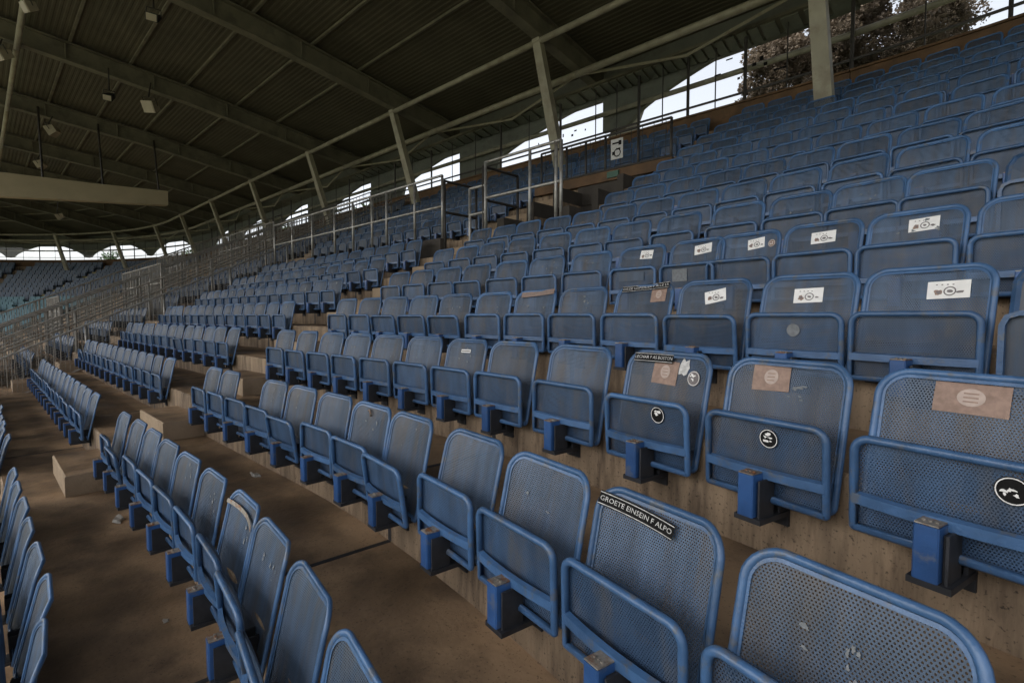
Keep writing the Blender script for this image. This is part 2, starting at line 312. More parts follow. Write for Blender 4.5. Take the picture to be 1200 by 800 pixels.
# ------------------------------------------------------------------ rear wall, glazing, arches
COLS = [10.1, 6.5, 2.88, -2.2, -8.1, -13.9, -19.9, -25.8, -31.7]+[-36.2-3.8*i for i in range(7)]
OW = 9.78
rw = tag(empty('rear_wall', pos(0, OW, floorz(13))), 'glazed rear wall above a rust brown ledge at the top of the stand', 'wall')
def rpart(name, mb, mat, smooth=False): k = mb.build(name, mat, rw, smooth); keep(k, rw); return k
for i in range(len(COLS)-1):
    b, a = COLS[i]-0.004, COLS[i+1]+0.004
    m = MB(); m.sweep([(OW, floorz(13)), (OW, 5.05), (OW-0.04, 5.05), (OW-0.04, 5.09), (OW+0.2, 5.09), (OW+0.2, floorz(13))], a, b); rpart('ledge_wall', m, MT['rust'])
    L = b-a
    m = MB(); m.sweep([(OW+0.07, 5.28), (OW+0.07, 5.32), (OW+0.11, 5.32), (OW+0.11, 5.28)], a, b); rpart('lower_rail', m, MT['dkrail'])
    m = MB(); st = stations(a, b); m.tube([pos(q, OW+0.3, 5.87) for q in st], 0.06, 8); rpart('transom_tube', m, MT['tube'], True)
    stretch = (1+KN*OW) if b > S0+0.5 else ((1+OW/RF) if b < S1+0.1 else 1)
    npane = max(3, round(L*stretch/1.15))
    for j in range(npane+1):
        q = a+L*j/npane
        if j < npane:
            m = MB(); P = pos(q+0.012, OW+0.09, 0); Q = pos(a+L*(j+1)/npane-0.012, OW+0.09, 0)
            m.add([(P.x, P.y, 5.10), (Q.x, Q.y, 5.10), (Q.x, Q.y, 6.55), (P.x, P.y, 6.55)], [(0, 1, 2, 3)]); rpart('pane', m, MT['glass'])
        thick = 0.035 if j % 2 == 0 else 0.014
        if 0 < j:
            m = MB(); m.tube([pos(q, OW+0.09, 5.09), pos(q, OW+0.09, 6.6)], thick, 6); rpart('mullion', m, MT['dkrail'])
    # arch panel: plate with an arched lower edge
    m = MB(); n = 24; ang = []
    for k in range(n+1):
        x = k/n
        e = max(0.0, 1-abs(2*x-1.06)**2.6)**0.55 if abs(2*x-1.06) < 1 else 0
        if abs(b-2.88) < 0.1: e = 0 if x < 0.16 else min(1, ((x-0.16)/0.42))**0.6; ang.append((a+L*x, 5.45+0.90*e+0.06*x)); continue
        if b > 3: ang.append((a+L*x, 6.52)); continue
        if b < -35: y_ = min(1, max(0, min(x, 1-x)-0.04)/0.3); ang.append((a+L*x, 5.3+0.95*y_**0.6)); continue
        x0_, h_ = (0.30, 0.88) if b > -6 else (0.38, 0.80)
        y_ = (x-x0_)/(1-x0_); ang.append((a+L*x, 5.0 if y_ < 0 else 5.42+h_*min(1, y_/0.75)**0.6))
    for k in range(n):
        (p, zp), (q, zq) = ang[k], ang[k+1]
        for oo in (OW+0.42, OW+0.5): pass
        v = [pos(p, OW+0.42, zp), pos(q, OW+0.42, zq), pos(q, OW+0.42, 7.2), pos(p, OW+0.42, 7.2), pos(p, OW+0.55, zp), pos(q, OW+0.55, zq), pos(q, OW+0.55, 7.2), pos(p, OW+0.55, 7.2)]
        m.add(v, [(0, 1, 2, 3), (4, 7, 6, 5), (0, 4, 5, 1), (3, 2, 6, 7)])
    rpart('arch_panel', m, MT['panel'])
    # sloping soffit of slats between arch and gutter
    ns = int(L*stretch/0.42)
    for k in range(ns):
        q0, q1 = a+L*(k+0.12)/ns, a+L*(k+0.88)/ns
        m = MB(); v = []
        for q in (q0, q1):
            for (o, z) in ((OW-0.05, 6.50), (OW+0.36, 6.40), (OW+0.36, 6.37), (OW-0.05, 6.47)): v.append(pos(q, o, z))
        m.add(v, [(0, 1, 5, 4), (1, 2, 6, 5), (2, 3, 7, 6), (3, 0, 4, 7), (0, 3, 2, 1), (4, 5, 6, 7)])
        if -15 < q0 < 4.2: rpart('soffit_slat', m, MT['panel'])
    m = MB(); m.sweep([(OW-0.1, 6.52), (OW-0.1, 6.58), (OW+0.42, 6.50), (OW+0.42, 6.44)], a, b); rpart('soffit_board', m, MT['beam'])
for c in COLS[3:10]:       # leaning concrete ribs outside the glazing
    m = MB(); f_ = 1.0
    v = []
    for (ds, z) in ((-0.15, 5.0), (0.42, 5.0), (1.0, 6.3), (0.62, 6.3)):
        for o in (OW+0.6, OW+1.1): v.append(pos(c+ds, o, z))
    m.add(v, [(0, 2, 4, 6), (1, 7, 5, 3), (0, 1, 3, 2), (2, 3, 5, 4), (4, 5, 7, 6), (6, 7, 1, 0)]); rpart('leaning_rib', m, MT['rib'])
for i, (q, z, wq, hq) in enumerate(((1.75, 5.78, .12, .07), (1.9, 5.85, .1, .09), (1.98, 5.72, .07, .07), (1.55, 5.78, .12, .04), (0.95, 5.82, .2, .035), (1.45, 5.6, .08, .05), (2.1, 5.55, .2, .04), (1.2, 6.08, .2, .03), (-3.0, 5.45, .1, .06), (-3.3, 5.5, .06, .09), (-2.9, 5.56, .12, .04), (-2.55, 5.5, .06, .05), (-4.2, 5.45, .05, .1), (3.75, 6.0, .1, .08), (3.9, 5.95, .08, .14), (3.6, 5.85, .12, .06))):
    m = MB(); P, Q = pos(q, OW+0.08, 0), pos(q+wq*0.7, OW+0.08, 0)
    m.add([(P.x, P.y, z), (Q.x, Q.y, z), (Q.x, Q.y, z+hq), (P.x, P.y, z+hq)], [(0, 1, 2, 3)]); rpart('window_sticker', m, MT['blackp'])

# ------------------------------------------------------------------ roof
roof = tag(empty('grandstand_roof', pos(0, 8.35, 6.8)), 'dark corrugated cantilever roof with steel beams and leaning struts over the stand', 'roof')
def fpart(name, mb, mat, smooth=False): k = mb.build(name, mat, roof, smooth); keep(k, roof); return k
BZ = [(10.3, 6.48), (9.0, 6.68), (7.5, 6.90), (5.75, 7.15), (3.45, 7.48), (1.5, 7.66), (-0.75, 7.88), (-4.6, 8.2), (-9.0, 8.5), (-13.0, 8.65)]  # unseen front overhang lengthened to cut the sky light on the seat rows
def beamz(o):
    for (o1, z1), (o0, z0) in zip(BZ, BZ[1:]):
        if o0 <= o <= o1: return z0+(z1-z0)*(o-o0)/(o1-o0)
    return BZ[-1][1] if o < BZ[-1][0] else BZ[0][1]
def radial(mb, c, prof_pairs, half):      # radial plate: list of (o, zlow, zhigh)
    P, t, n = fr(c); v = []
    for (o, zl, zh) in prof_pairs:
        for sgn in (-half, half):
            q = P+n*o+t*sgn
            v += [(q.x, q.y, zl), (q.x, q.y, zh)]
    k = len(prof_pairs); f = []
    for i in range(k-1):
        b = 4*i; f += [(b, b+1, b+5, b+4), (b+2, b+6, b+7, b+3), (b, b+4, b+6, b+2), (b+1, b+3, b+7, b+5)]
    f += [(0, 2, 3, 1), (4*k-4, 4*k-3, 4*k-1, 4*k-2)]
    mb.add(v, f)
OS = [10.3, 9.0, 7.5, 5.75, 3.45, 1.5, -0.75, -2.7, -4.6, -9.0, -13.0]
for i, c in enumerate(COLS):
    m = MB()
    radial(m, c, [(o, beamz(o), beamz(o)+0.04) for o in OS], 0.13)
    radial(m, c, [(o, beamz(o)+0.041, beamz(o)+0.50) for o in OS], 0.02)
    radial(m, c, [(o, beamz(o)+0.501, beamz(o)+0.54) for o in OS], 0.12)
    fpart('roof_beam', m, MT['beam'])
    for o in (6.6, 4.6, 2.5, 0.4, -2.0):
        m = MB(); radial(m, c, [(o-0.01, beamz(o)+0.05, beamz(o)+0.49), (o+0.01, beamz(o)+0.05, beamz(o)+0.49)], 0.115); fpart('stiffener_plate', m, MT['beam'])
    # leaning strut
    P, t, n = fr(c); m = MB(); v = []
    zb = floorz(12)-0.02
    for (o, z) in ((8.36+0.12, zb), (7.48, 6.86)):
        for (a, b) in ((-0.14, -0.085), (0.14, -0.085), (0.14, 0.085), (-0.14, 0.085)):
            q = P+n*(o+b)+t*a*(1.0 if z < 5 else 0.75); v.append((q.x, q.y, z))
    m.add(v, [(0, 1, 5, 4), (1, 2, 6, 5), (2, 3, 7, 6), (3, 0, 4, 7), (0, 3, 2, 1), (4, 5, 6, 7)])
    fpart('leaning_strut', m, MT['tube'])
    m = MB(); m.box((-.2, -.16, zb), (.2, .16, zb+0.03), 0, lambda p: P+n*(8.47+p.y)+t*p.x+Vector((0, 0, p.z))); fpart('base_plate', m, MT['beam'])
for i in range(len(COLS)-1):
    b, a = COLS[i], COLS[i+1]
    st = stations(a, b)
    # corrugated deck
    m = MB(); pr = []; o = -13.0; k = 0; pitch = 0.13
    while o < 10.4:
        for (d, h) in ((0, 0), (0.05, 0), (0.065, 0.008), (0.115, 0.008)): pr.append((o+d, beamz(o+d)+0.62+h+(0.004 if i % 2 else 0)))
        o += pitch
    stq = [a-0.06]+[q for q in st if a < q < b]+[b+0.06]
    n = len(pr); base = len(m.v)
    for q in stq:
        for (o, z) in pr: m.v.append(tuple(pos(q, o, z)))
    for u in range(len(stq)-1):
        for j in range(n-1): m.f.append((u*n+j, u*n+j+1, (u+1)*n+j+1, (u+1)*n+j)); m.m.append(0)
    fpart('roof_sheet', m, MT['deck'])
    for (o, dz, rad, mat, nm) in ((7.48, -0.1, 0.07, 'tube', 'strut_tube'), (9.0, -0.09, 0.085, 'tube', 'rear_tube'), (-0.6, -0.1, 0.07, 'tube', 'front_tube')):
        m = MB(); m.tube([pos(q, o, beamz(o)+dz) for q in st], rad, 8); fpart(nm, m, MT[mat], True)
    for o in (6.3, 4.9, 3.4, 1.9, 0.5, -2.2, -3.9, -6.2, -8.4, -10.6):
        m = MB(); m.sweep([(o-0.03, beamz(o)+0.545), (o+0.03, beamz(o)+0.545), (o+0.03, beamz(o)+0.61), (o-0.03, beamz(o)+0.61)], a, b); fpart('purlin', m, MT['beam'])
    m = MB(); m.tube([pos(a, 9.0, beamz(9)-0.12), pos((a+b)/2, 9.75, 6.45)], 0.035, 6); fpart('rear_brace', m, MT['tube'])
    m = MB(); m.tube([pos(b, 9.0, beamz(9)-0.12), pos((a+b)/2, 9.75, 6.45)], 0.035, 6); fpart('rear_brace', m, MT['tube'])
# floodlights and dark projectors under the beams
def lamp(label, s, o, z, sz, mat, yaw, hang):
    root = tag(empty('floodlight', pos(s, o, z)), label, 'floodlight', 'floodlights under the roof'); root.rotation_euler = (0.5, 0.1, yaw)
    m = MB(); a, b, c = sz
    v = []
    for (k, y) in ((1.0, -b), (0.72, b)):
        for (x_, z_) in ((-a, -c), (a, -c), (a, c), (-a, c)): v.append((x_*k, y, z_*k))
    m.add(v, [(0, 1, 5, 4), (1, 2, 6, 5), (2, 3, 7, 6), (3, 0, 4, 7), (0, 3, 2, 1), (4, 5, 6, 7)])
    h = m.build('housing', mat, root)
    m = MB(); m.box((-a*0.85, -b-0.012, -c*0.85), (a*0.85, -b-0.001, c*0.85)); m.build('lens', MT['lamp'], root)
    rm = root.rotation_euler.to_matrix()
    m = MB(); m.tube([(-a-0.02, 0, 0), (-a-0.02, 0, c+0.08), (a+0.02, 0, c+0.08), (a+0.02, 0, 0)], 0.012, 6); m.build('yoke', MT['dkrail'], root)
    m = MB(); top = rm.transposed() @ Vector((0, 0, hang)); m.tube([(0, 0, c+0.08), tuple(top)], 0.02, 6); m.build('hanger', MT['dkrail'], root)
lamp('pale square floodlight beside a dark projector under the third beam', -13.5, 2.34, 6.98, (0.2, 0.14, 0.17), MT['lamp'], 0.6, 0.7)
lamp('tilted pale floodlight under the fourth beam near the long front tube', -19.5, 0.56, 7.25, (0.2, 0.14, 0.18), MT['lamp'], -0.6, 0.5)
lamp('small tilted pale floodlight just above the beige box beam', -25.4, 0.63, 7.24, (0.2, 0.14, 0.17), MT['lamp'], -0.6, 0.5)
lamp('long dark projector under the second beam', -7.8, 1.25, 6.97, (0.11, 0.24, 0.08), MT['black'], 1.2, 0.7)
lamp('dark projector with hanging rod beside the pale square floodlight', -13.1, 1.25, 6.82, (0.11, 0.24, 0.08), MT['black'], 1.2, 0.8)
lamp('small floodlight near the long front tube under the second beam', -9.0, -0.64, 6.86, (0.12, 0.1, 0.1), MT['lamp'], 0.3, 0.9)
lamp('pale floodlight against the third beam at the long front tube', -13.9, -0.85, 7.5, (0.2, 0.14, 0.13), MT['lamp'], 0.3, 0.5)
lamp('small pale floodlight under the beams beyond the beige box beam', -31.4, 1.74, 5.9, (0.24, 0.16, 0.15), MT['lamp'], -0.2, 1.8)
# beige box beam hung under the roof
bx = tag(empty('box_beam', pos(-19.2, 2, 5.4)), 'long beige box beam hung below the roof beams', 'beam')
m = MB(); radial(m, -19.2, [(3.95, 5.02, 5.58), (1.4, 4.78, 5.45), (-1.6, 4.5, 5.35)], 0.2); k = m.build('girder', MT['box'], bx); keep(k, bx)
for o in (3.7, 1.9, 0.2, -1.3):
    m = MB(); m.tube([pos(-19.2, o, 5.3), pos(-19.85, o, beamz(o)+0.3)], 0.035, 6); k = m.build('hanger', MT['dkrail'], bx); keep(k, bx)

# ------------------------------------------------------------------ folding seats
FW, BH = 0.45, 0.50
def round_rect(w, ht, hb, rt, rb, inset, seg=7):
    """outline in (u, v): u across, v up; from bottom-left corner anticlockwise"""
    x0, x1, y0, y1 = -w/2+inset, w/2-inset, hb+inset, ht-inset
    pts = []
    for (cx, cy, rr, a0) in ((x1-max(rb-inset, .004), y0+max(rb-inset, .004), max(rb-inset, .004), -90), (x1-max(rt-inset, .004), y1-max(rt-inset, .004), max(rt-inset, .004), 0), (x0+max(rt-inset, .004), y1-max(rt-inset, .004), max(rt-inset, .004), 90), (x0+max(rb-inset, .004), y0+max(rb-inset, .004), max(rb-inset, .004), 180)):
        for k in range(seg+1):
            a = math.radians(a0+90*k/seg); pts.append((cx+rr*math.cos(a), cy+rr*math.sin(a)))
    return pts
DY, DZ = 0.08, 0.52       # the seat's own origin is where its arm meets the riser
def back_surf(u, v, off=0.0):      # v from -BH to 0
    y = 0.21*v-0.030*(u/0.225)**2+0.012*max(0, (v+0.12)/0.12)**2
    return Vector((u, y-off+DY, 0.97*v+DZ))
def seat_surf(u, v, off=0.0):      # v from -0.48 to -0.184
    y = -0.160-0.01*(v+0.48)+0.012*(1-(u/0.225)**2)
    return Vector((u, y-off+DY, v+DZ))
def perforated(surf, outline, pitch, rad, x0, x1, y0, y1):
    m = MB()
    def inside(px, py):
        c = False; n = len(outline)
        for i in range(n):
            ax, ay = outline[i]; bx_, by_ = outline[i-1]
            if (ay > py) != (by_ > py) and px < (bx_-ax)*(py-ay)/(by_-ay)+ax: c = not c
        return c
    dx, dy = pitch, pitch*math.sqrt(3)/2; R = pitch/math.sqrt(3); row = 0; y = y0
    while y < y1:
        x = x0+(dx/2 if row % 2 else 0)
        while x < x1:
            if inside(x, y):
                o_ = [(x+R*math.sin(math.pi/3*k), y+R*math.cos(math.pi/3*k)) for k in range(6)]
                i_ = [(x+rad*math.sin(math.pi/3*k), y+rad*math.cos(math.pi/3*k)) for k in range(6)]
                m.add([surf(*p) for p in o_]+[surf(*p) for p in i_], [(k, (k+1) % 6, 6+(k+1) % 6, 6+k) for k in range(6)])
                b0 = len(m.v); m.v += [tuple(surf(p[0], p[1], -0.0016)) for p in i_]
                for k in range(6): m.f.append((b0-6+k, b0-6+(k+1) % 6, b0+(k+1) % 6, b0+k)); m.m.append(0)
            x += dx
        y += dy; row += 1
    return m
def solid_sheet(surf, outline, nx=6):
    m = MB(); n = len(outline); c = [sum(p[i] for p in outline)/n for i in (0, 1)]
    m.add([surf(*p) for p in outline]+[surf(*c)], [(i, (i+1) % n, n) for i in range(n)]); return m
ol = round_rect(FW, 0, -BH, 0.085, 0.04, 0.020)
mb_back = perforated(back_surf, ol, 0.0082, 0.00245, -FW/2, FW/2, -BH, 0)
ol2 = round_rect(FW, -0.184, -0.48, 0.055, 0.012, 0.010)
mb_seat = perforated(seat_surf, ol2, 0.0082, 0.00245, -FW/2, FW/2, -0.48, -0.18)
ME = {}
ME['backrest'] = mb_back.data('backrest', [MT['sheet']])
ME['seat_panel'] = mb_seat.data('seat_panel', [MT['sheet2']])
def lip(surf, w, ht, hb, rt, rb, i0, i1, off):
    m = MB(); a = round_rect(w, ht, hb, rt, rb, i0); b = round_rect(w, ht, hb, rt, rb, i1); n = len(a)
    m.add([surf(u, v, off) for u, v in a]+[surf(u, v, off) for u, v in b], [(i, (i+1) % n, n+(i+1) % n, n+i) for i in range(n)]); return m
m = MB()
m.tube([back_surf(u, v) for u, v in round_rect(FW, 0, -BH, 0.085, 0.04, 0.0115)], 0.009, 8, True, 0, rx=(0.0115, (0, 1, 0)))
l2 = lip(back_surf, FW, 0, -BH, 0.085, 0.04, 0.02, 0.029, 0.004); m.add(l2.v, l2.f)
l2 = lip(back_surf, FW, 0, -BH, 0.085, 0.04, 0.02, 0.029, -0.004); m.add(l2.v, l2.f)
ME['back_frame'] = m.data('back_frame', [MT['frame']], True)
m = MB()
m.tube([(u, -0.172-0.01*(v+.48)+DY, v+DZ) for u, v in round_rect(FW, -0.184, -0.48, 0.055, 0.014, 0.0125)], 0.0125, 8, True)
ME['seat_frame'] = m.data('seat_frame', [MT['frame']], True)
m = MB(); n = 12; v = []
for k in range(n+1):
    x = -0.213+0.426*k/n; y = -0.178-0.016*(1-(x/0.213)**2)+DY
    v += [(x, y-0.008, -0.392+DZ), (x, y-0.007, -0.363+DZ), (x, y+0.012, -0.359+DZ), (x, y+0.012, -0.394+DZ)]
f = []
for k in range(n):
    b = 4*k; f += [(b+j, b+(j+1) % 4, b+4+(j+1) % 4, b+4+j) for j in range(4)]
f += [(0, 3, 2, 1), (4*n, 4*n+1, 4*n+2, 4*n+3)]
m.add(v, f); ME['cross_bar'] = m.data('cross_bar', [MT['frame']])
def bev_box(mb, lo, hi, c=0.004):
    (x0, y0, z0), (x1, y1, z1) = lo, hi
    pr = [(x0+c, y0), (x1-c, y0), (x1, y0+c), (x1, y1-c), (x1-c, y1), (x0+c, y1), (x0, y1-c), (x0, y0+c)]
    mb.add([(x, y, z0) for x, y in pr]+[(x, y, z1) for x, y in pr], [tuple(range(8))[::-1], tuple(range(8, 16))]+[(i, (i+1) % 8, 8+(i+1) % 8, 8+i) for i in range(8)])
m = MB(); bev_box(m, (-0.034, -0.265+DY, -0.522+DZ), (0.022, -0.200+DY, -0.378+DZ))
ME['bracket'] = m.data('bracket', [MT['bracket']])
m = MB(); m.box((-0.032, -0.263+DY, -0.377+DZ), (0.020, -0.202+DY, -0.373+DZ))
for x in (-0.020, -0.006, 0.008): m.tube([(x, -0.236+DY, -0.374+DZ), (x, -0.236+DY, -0.369+DZ)], 0.005, 6)
ME['bracket_cap'] = m.data('bracket_cap', [MT['cap']])
m = MB(); m.box((-0.046, -0.262+DY, -0.540+DZ), (0.05, 0.0005, -0.5225+DZ)); m.box((0.032, -0.25+DY, -0.5225+DZ), (0.039, -0.165+DY, -0.395+DZ)); m.box((0.0225, -0.235+DY, -0.524+DZ), (0.034, -0.205+DY, -0.40+DZ)); m.box((-0.04, -0.012, -0.58+DZ), (0.05, 0.0008, -0.42+DZ)); m.box((-0.03, -0.055, -0.535+DZ), (-0.02, -0.01, -0.40+DZ)); m.box((0.035, -0.055, -0.535+DZ), (0.045, -0.01, -0.40+DZ))
m.box((-0.17, -0.056, -0.490+DZ), (0.17, -0.036, -0.465+DZ))
ME['support_arm'] = m.data('support_arm', [MT['black']])
# joined version for seats too small to show their parts
j = MB()
PARTN = ['backrest', 'back_frame', 'seat_panel', 'seat_frame', 'cross_bar', 'bracket', 'bracket_cap', 'support_arm']
mats_all = [MT['sheet'], MT['frame'], MT['sheet2'], MT['frame'], MT['frame'], MT['bracket'], MT['cap'], MT['black']]
for i, nme in enumerate(PARTN):
    me = ME[nme]; j.add([p.co[:] for p in me.vertices], [tuple(p.vertices) for p in me.polygons], i)
ME['joined'] = j.data('folding_seat', mats_all)
# light version for the uncounted far seats
lo = MB(); a = solid_sheet(back_surf, round_rect(FW, 0, -BH, .085, .04, .01, 2)); lo.add(a.v, a.f, 0)
a = solid_sheet(seat_surf, round_rect(FW, -.184, -.48, .055, .012, .01, 2)); lo.add(a.v, a.f, 0)
lo.tube([back_surf(u, v) for u, v in round_rect(FW, 0, -BH, .085, .04, .013, 2)], .013, 4, True, 1)
lo.tube([(u, -.172+DY, v+DZ) for u, v in round_rect(FW, -.184, -.48, .055, .014, .0115, 2)], .0125, 4, True, 1)
lo.box((-.04, -.275+DY, -.56+DZ), (.04, 0, -.37+DZ), 2)

missing_back = {(0, 2)}
shift = {(1, 8): 0.06, (1, 9): 0.10, (1, 10): 0.13, (1, 11): 0.125, (1, 12): 0.13, (0, 7): -0.04, (-1, 6): 0.02, (2, 11): -0.04, (2, 12): -0.05,
 (3, 6): 0.02, (3, 7): 0.05, (3, 8): 0.04, (3, 9): -0.08, (3, 10): -0.12, (3, 11): -0.16, (3, 12): -0.17, (3, 13): -0.18, (3, 14): -0.18, (4, 8): 0.06, (4, 9): 0.03, (4, 11): -0.06, (4, 12): -0.08, (4, 13): -0.1, (4, 14): -0.1}
for k in range(16): shift[(5, k)] = -0.02*k; shift[(6, k)] = -0.035*k
for r in range(7, 14):
    for k in range(16): shift[(r, k)] = 0.018*k*math.sin(r*2.4)
seats = []      # (block, r, k, arc s)
for r in range(-3, 14):
    o = rowo(r)
    if r <= 5:
        kmax = {-3: 7, -2: 7, -1: 10, 0: 12}.get(r, 17)
        for k in range(0, kmax+1): seats.append(('main', r, k, 0.5*k))
    else:
        for k in range(0, 17): seats.append(('main', r, k, 1.93+0.5*k))
    for k in range(14):
        if r != 6: seats.append(('fence', r, k, -1.69-0.5*k))
    if r >= 10:
        for k in range(5): seats.append(('middle', r, k, 0.80-0.5*k))
    for k in range(9):
        if r >= -2: seats.append(('far', r, k, -10.6-0.5*k))
info = []
for (blk, r, k, s) in seats:
    s += shift.get((r, k), 0) if blk == 'main' else 0
    b = base_of(s, rowo(r)); P, t, n = fr(b)
    loc = pos(b, rowo(r)-DY, rowz(r)-DZ); pj = project(loc+Vector((0, 0, 0.4)))
    vis = pj is not None and -30 < pj[0] < 1240 and -30 < pj[1] < 900
    size = FPX*0.45/pj[2] if pj else 0
    info.append((vis, size, blk, r, k, loc, t, n))
ind = sorted([q for q in info if q[0] and q[2] != 'far'], key=lambda q: -q[1])[:300]
ids = {(q[2], q[3], q[4]) for q in ind}
SEAT = {}
BLK = {'main': 'stickered block', 'fence': 'block by mesh fence', 'middle': 'above the dark entrance'}
def rowname(r):
    if r <= 5:
        return 'first row below railing' if r == 5 else f'{ORD[6-r]} row below railing'
    return 'back row by rear wall' if r == 13 else f'{ORD[14-r]} row from rear wall'
SPECIAL = {(0, 10): 'blue folding seat with black white-lined lettered strip slanting on its backrest top, lowest such strip',
 (1, 9): 'blue folding seat with lettered strip, tan square and white blot on its backrest',
 (1, 10): 'blue folding seat with tan square on backrest and round black sticker centred on seat',
 (1, 11): 'blue folding seat with wide tan sticker on backrest and round black sticker near seat edge',
 (2, 8): 'blue folding seat with long black strip topping its backrest above a small tan square',
 (2, 6): 'blue folding seat with faded tan lettered strip along its backrest top',
 (2, 9): 'blue folding seat with tilted white printed sticker, beside the long black strip seat',
 (2, 10): 'blue folding seat with white sticker on backrest and pale round blot on seat',
 (0, 6): 'blue folding seat with a metal ring pull hooked on its backrest',
 (-1, 6): 'blue folding seat with silver tape wrapped across its backrest'}
rs = random.Random(3)
for (vis, size, blk, r, k, loc, t, n) in info:
    if (blk, r, k) not in ids: continue
    ang = math.atan2(t.y, t.x)+rs.gauss(0, 0.012)
    mat = Matrix.Translation(loc+t*rs.gauss(0, 0.006)) @ Matrix.Rotation(ang, 4, 'Z')
    lab = f'blue folding seat, {ORD[k+1]} from steps, {rowname(r)}, {BLK[blk]}'
    if size > 20:
        root = bpy.data.objects.new('folding_seat', None); COL.objects.link(root); root.empty_display_size = 0.1; root.matrix_world = mat
        tilt = abs(rs.gauss(0, 0.035))+(0.10 if rs.random() < 0.05 else 0)
        br = link('backrest', ME['backrest'], root) if (r, k) not in missing_back or blk != 'main' else None
        if br: br.rotation_euler = (rs.gauss(0, 0.015), rs.gauss(0, 0.006), 0); link('frame', ME['back_frame'], br)
        sp = link('seat_panel', ME['seat_panel'], root); sp.rotation_euler = (tilt, 0, 0)
        link('seat_frame', ME['seat_frame'], sp); link('cross_bar', ME['cross_bar'], sp)
        bk = link('bracket', ME['bracket'], root); link('bracket_cap', ME['bracket_cap'], bk)
        link('support_arm', ME['support_arm'], root)
        SEAT[(blk, r, k)] = (root, br, sp)
    else:
        root = link('folding_seat', ME['joined']); root.matrix_world = mat
        SEAT[(blk, r, k)] = (root, None, None)
    if blk == 'main' and (r, k) in missing_back: lab = f'blue folding seat with its backrest missing, {ORD[k+1]} from steps, {rowname(r)}'
    lab = SPECIAL.get((r, k), lab) if blk == 'main' else lab
    tag(root, lab, 'seat', 'blue folding seats of the stand')
rest = MB()
for (vis, size, blk, r, k, loc, t, n) in info:
    if (blk, r, k) in ids: continue
    if not vis and blk != 'main': continue
    if not vis and r < -2: continue
    rest.add([loc+t*p[0]+n*p[1]+Vector((0, 0, p[2])) for p in lo.v], lo.f)
    rest.m[-len(lo.f):] = lo.m
ob = rest.build('distant_seats', [MT['sheet'], MT['frame'], MT['black']]); ob['kind'] = 'stuff'; tag(ob, 'small far off blue folding seats beyond the fences and high rows', 'seats')

# ------------------------------------------------------------------ stickers, strips and prints on seats
def conform(surf, u0, v0, ang, pts, off):
    c, s_ = math.cos(ang), math.sin(ang)
    return [surf(u0+c*x-s_*y, v0+s_*x+c*y, off) for x, y in pts]
def patch(parent, surf, name, mat, u0, v0, ang, w, h, off=0.004, nx=8, ny=2, label=None):
    if parent is None: return None
    m = MB(); pts = [(-w/2+w*i/nx, -h/2+h*q/ny) for q in range(ny+1) for i in range(nx+1)]
    m.add(conform(surf, u0, v0, ang, pts, off), [(q*(nx+1)+i, q*(nx+1)+i+1, (q+1)*(nx+1)+i+1, (q+1)*(nx+1)+i) for q in range(ny) for i in range(nx)])
    o = m.build(name, mat, parent)
    if label: o['label'] = label
    return o
def blob(parent, surf, name, mat, u0, v0, rx, ry, off=0.004, n=18, jag=0.0, rr=random, inner=None):
    if parent is None: return None
    m = MB(); pts = []
    for i in range(n):
        a = 2*math.pi*i/n; q = 1+rr.uniform(-jag, jag); pts.append((rx*q*math.cos(a), ry*q*math.sin(a)))
    if inner:
        p2 = [(x*inner, y*inner) for x, y in pts]
        m.add(conform(surf, u0, v0, 0, pts+p2, off), [(i, (i+1) % n, n+(i+1) % n, n+i) for i in range(n)])
    else:
        m.add(conform(surf, u0, v0, 0, pts+[(0, 0)], off), [(i, (i+1) % n, n) for i in range(n)])
    return m.build(name, mat, parent)
def text_mesh(body, size):
    cu = bpy.data.curves.new('txt', 'FONT'); cu.body = body; cu.size = size; cu.align_x = 'CENTER'; cu.align_y = 'CENTER'; cu.resolution_u = 2
    to = bpy.data.objects.new('txt', cu); COL.objects.link(to)
    bpy.context.view_layer.update()
    me = to.evaluated_get(bpy.context.evaluated_depsgraph_get()).to_mesh()
    v = [(p.co.x, p.co.y) for p in me.vertices]; f = [tuple(p.vertices) for p in me.polygons]
    to.evaluated_get(bpy.context.evaluated_depsgraph_get()).to_mesh_clear(); bpy.data.objects.remove(to); bpy.data.curves.remove(cu)
    return v, f
def strip(parent, u0, v0, ang, w, text, dark='blackp', light='offwhite'):
    st = patch(parent, back_surf, 'sticker_strip', MT[dark], u0, v0, ang, w, 0.042, 0.017, 14, 2, 'black lettered sticker strip along the top of the backrest')
    if st is None: return
    for d in (-0.0165, 0.0165): patch(st, back_surf, 'printed_line', MT[light], u0-math.sin(ang)*d, v0+math.cos(ang)*d, ang, w, 0.0022, 0.0185, 14, 1)
    v, f = text_mesh(text, 0.020); xs = [p[0] for p in v]; W = max(xs)-min(xs); k = (w*0.96)/W
    m = MB(); m.add(conform(back_surf, u0, v0, ang, [(x*k, y) for x, y in v], 0.0185), f); m.build('lettering', MT[light], st)
def square(parent, u0, v0, ang, w, h):
    q = patch(parent, back_surf, 'sticker', MT['tan'], u0, v0, ang, w, h, 0.0045, 6, 4, 'tan square sticker with a pale round emblem')
    if q is None: return
    blob(q, back_surf, 'emblem', MT['tan2'], u0, v0+0.004, w*0.19, h*0.29, 0.006)
    for d in (-0.012, 0, 0.012): patch(q, back_surf, 'emblem_line', MT['tan'], u0, v0+0.004+d*h/0.09, ang, w*0.2, 0.0035, 0.0075, 3, 1)
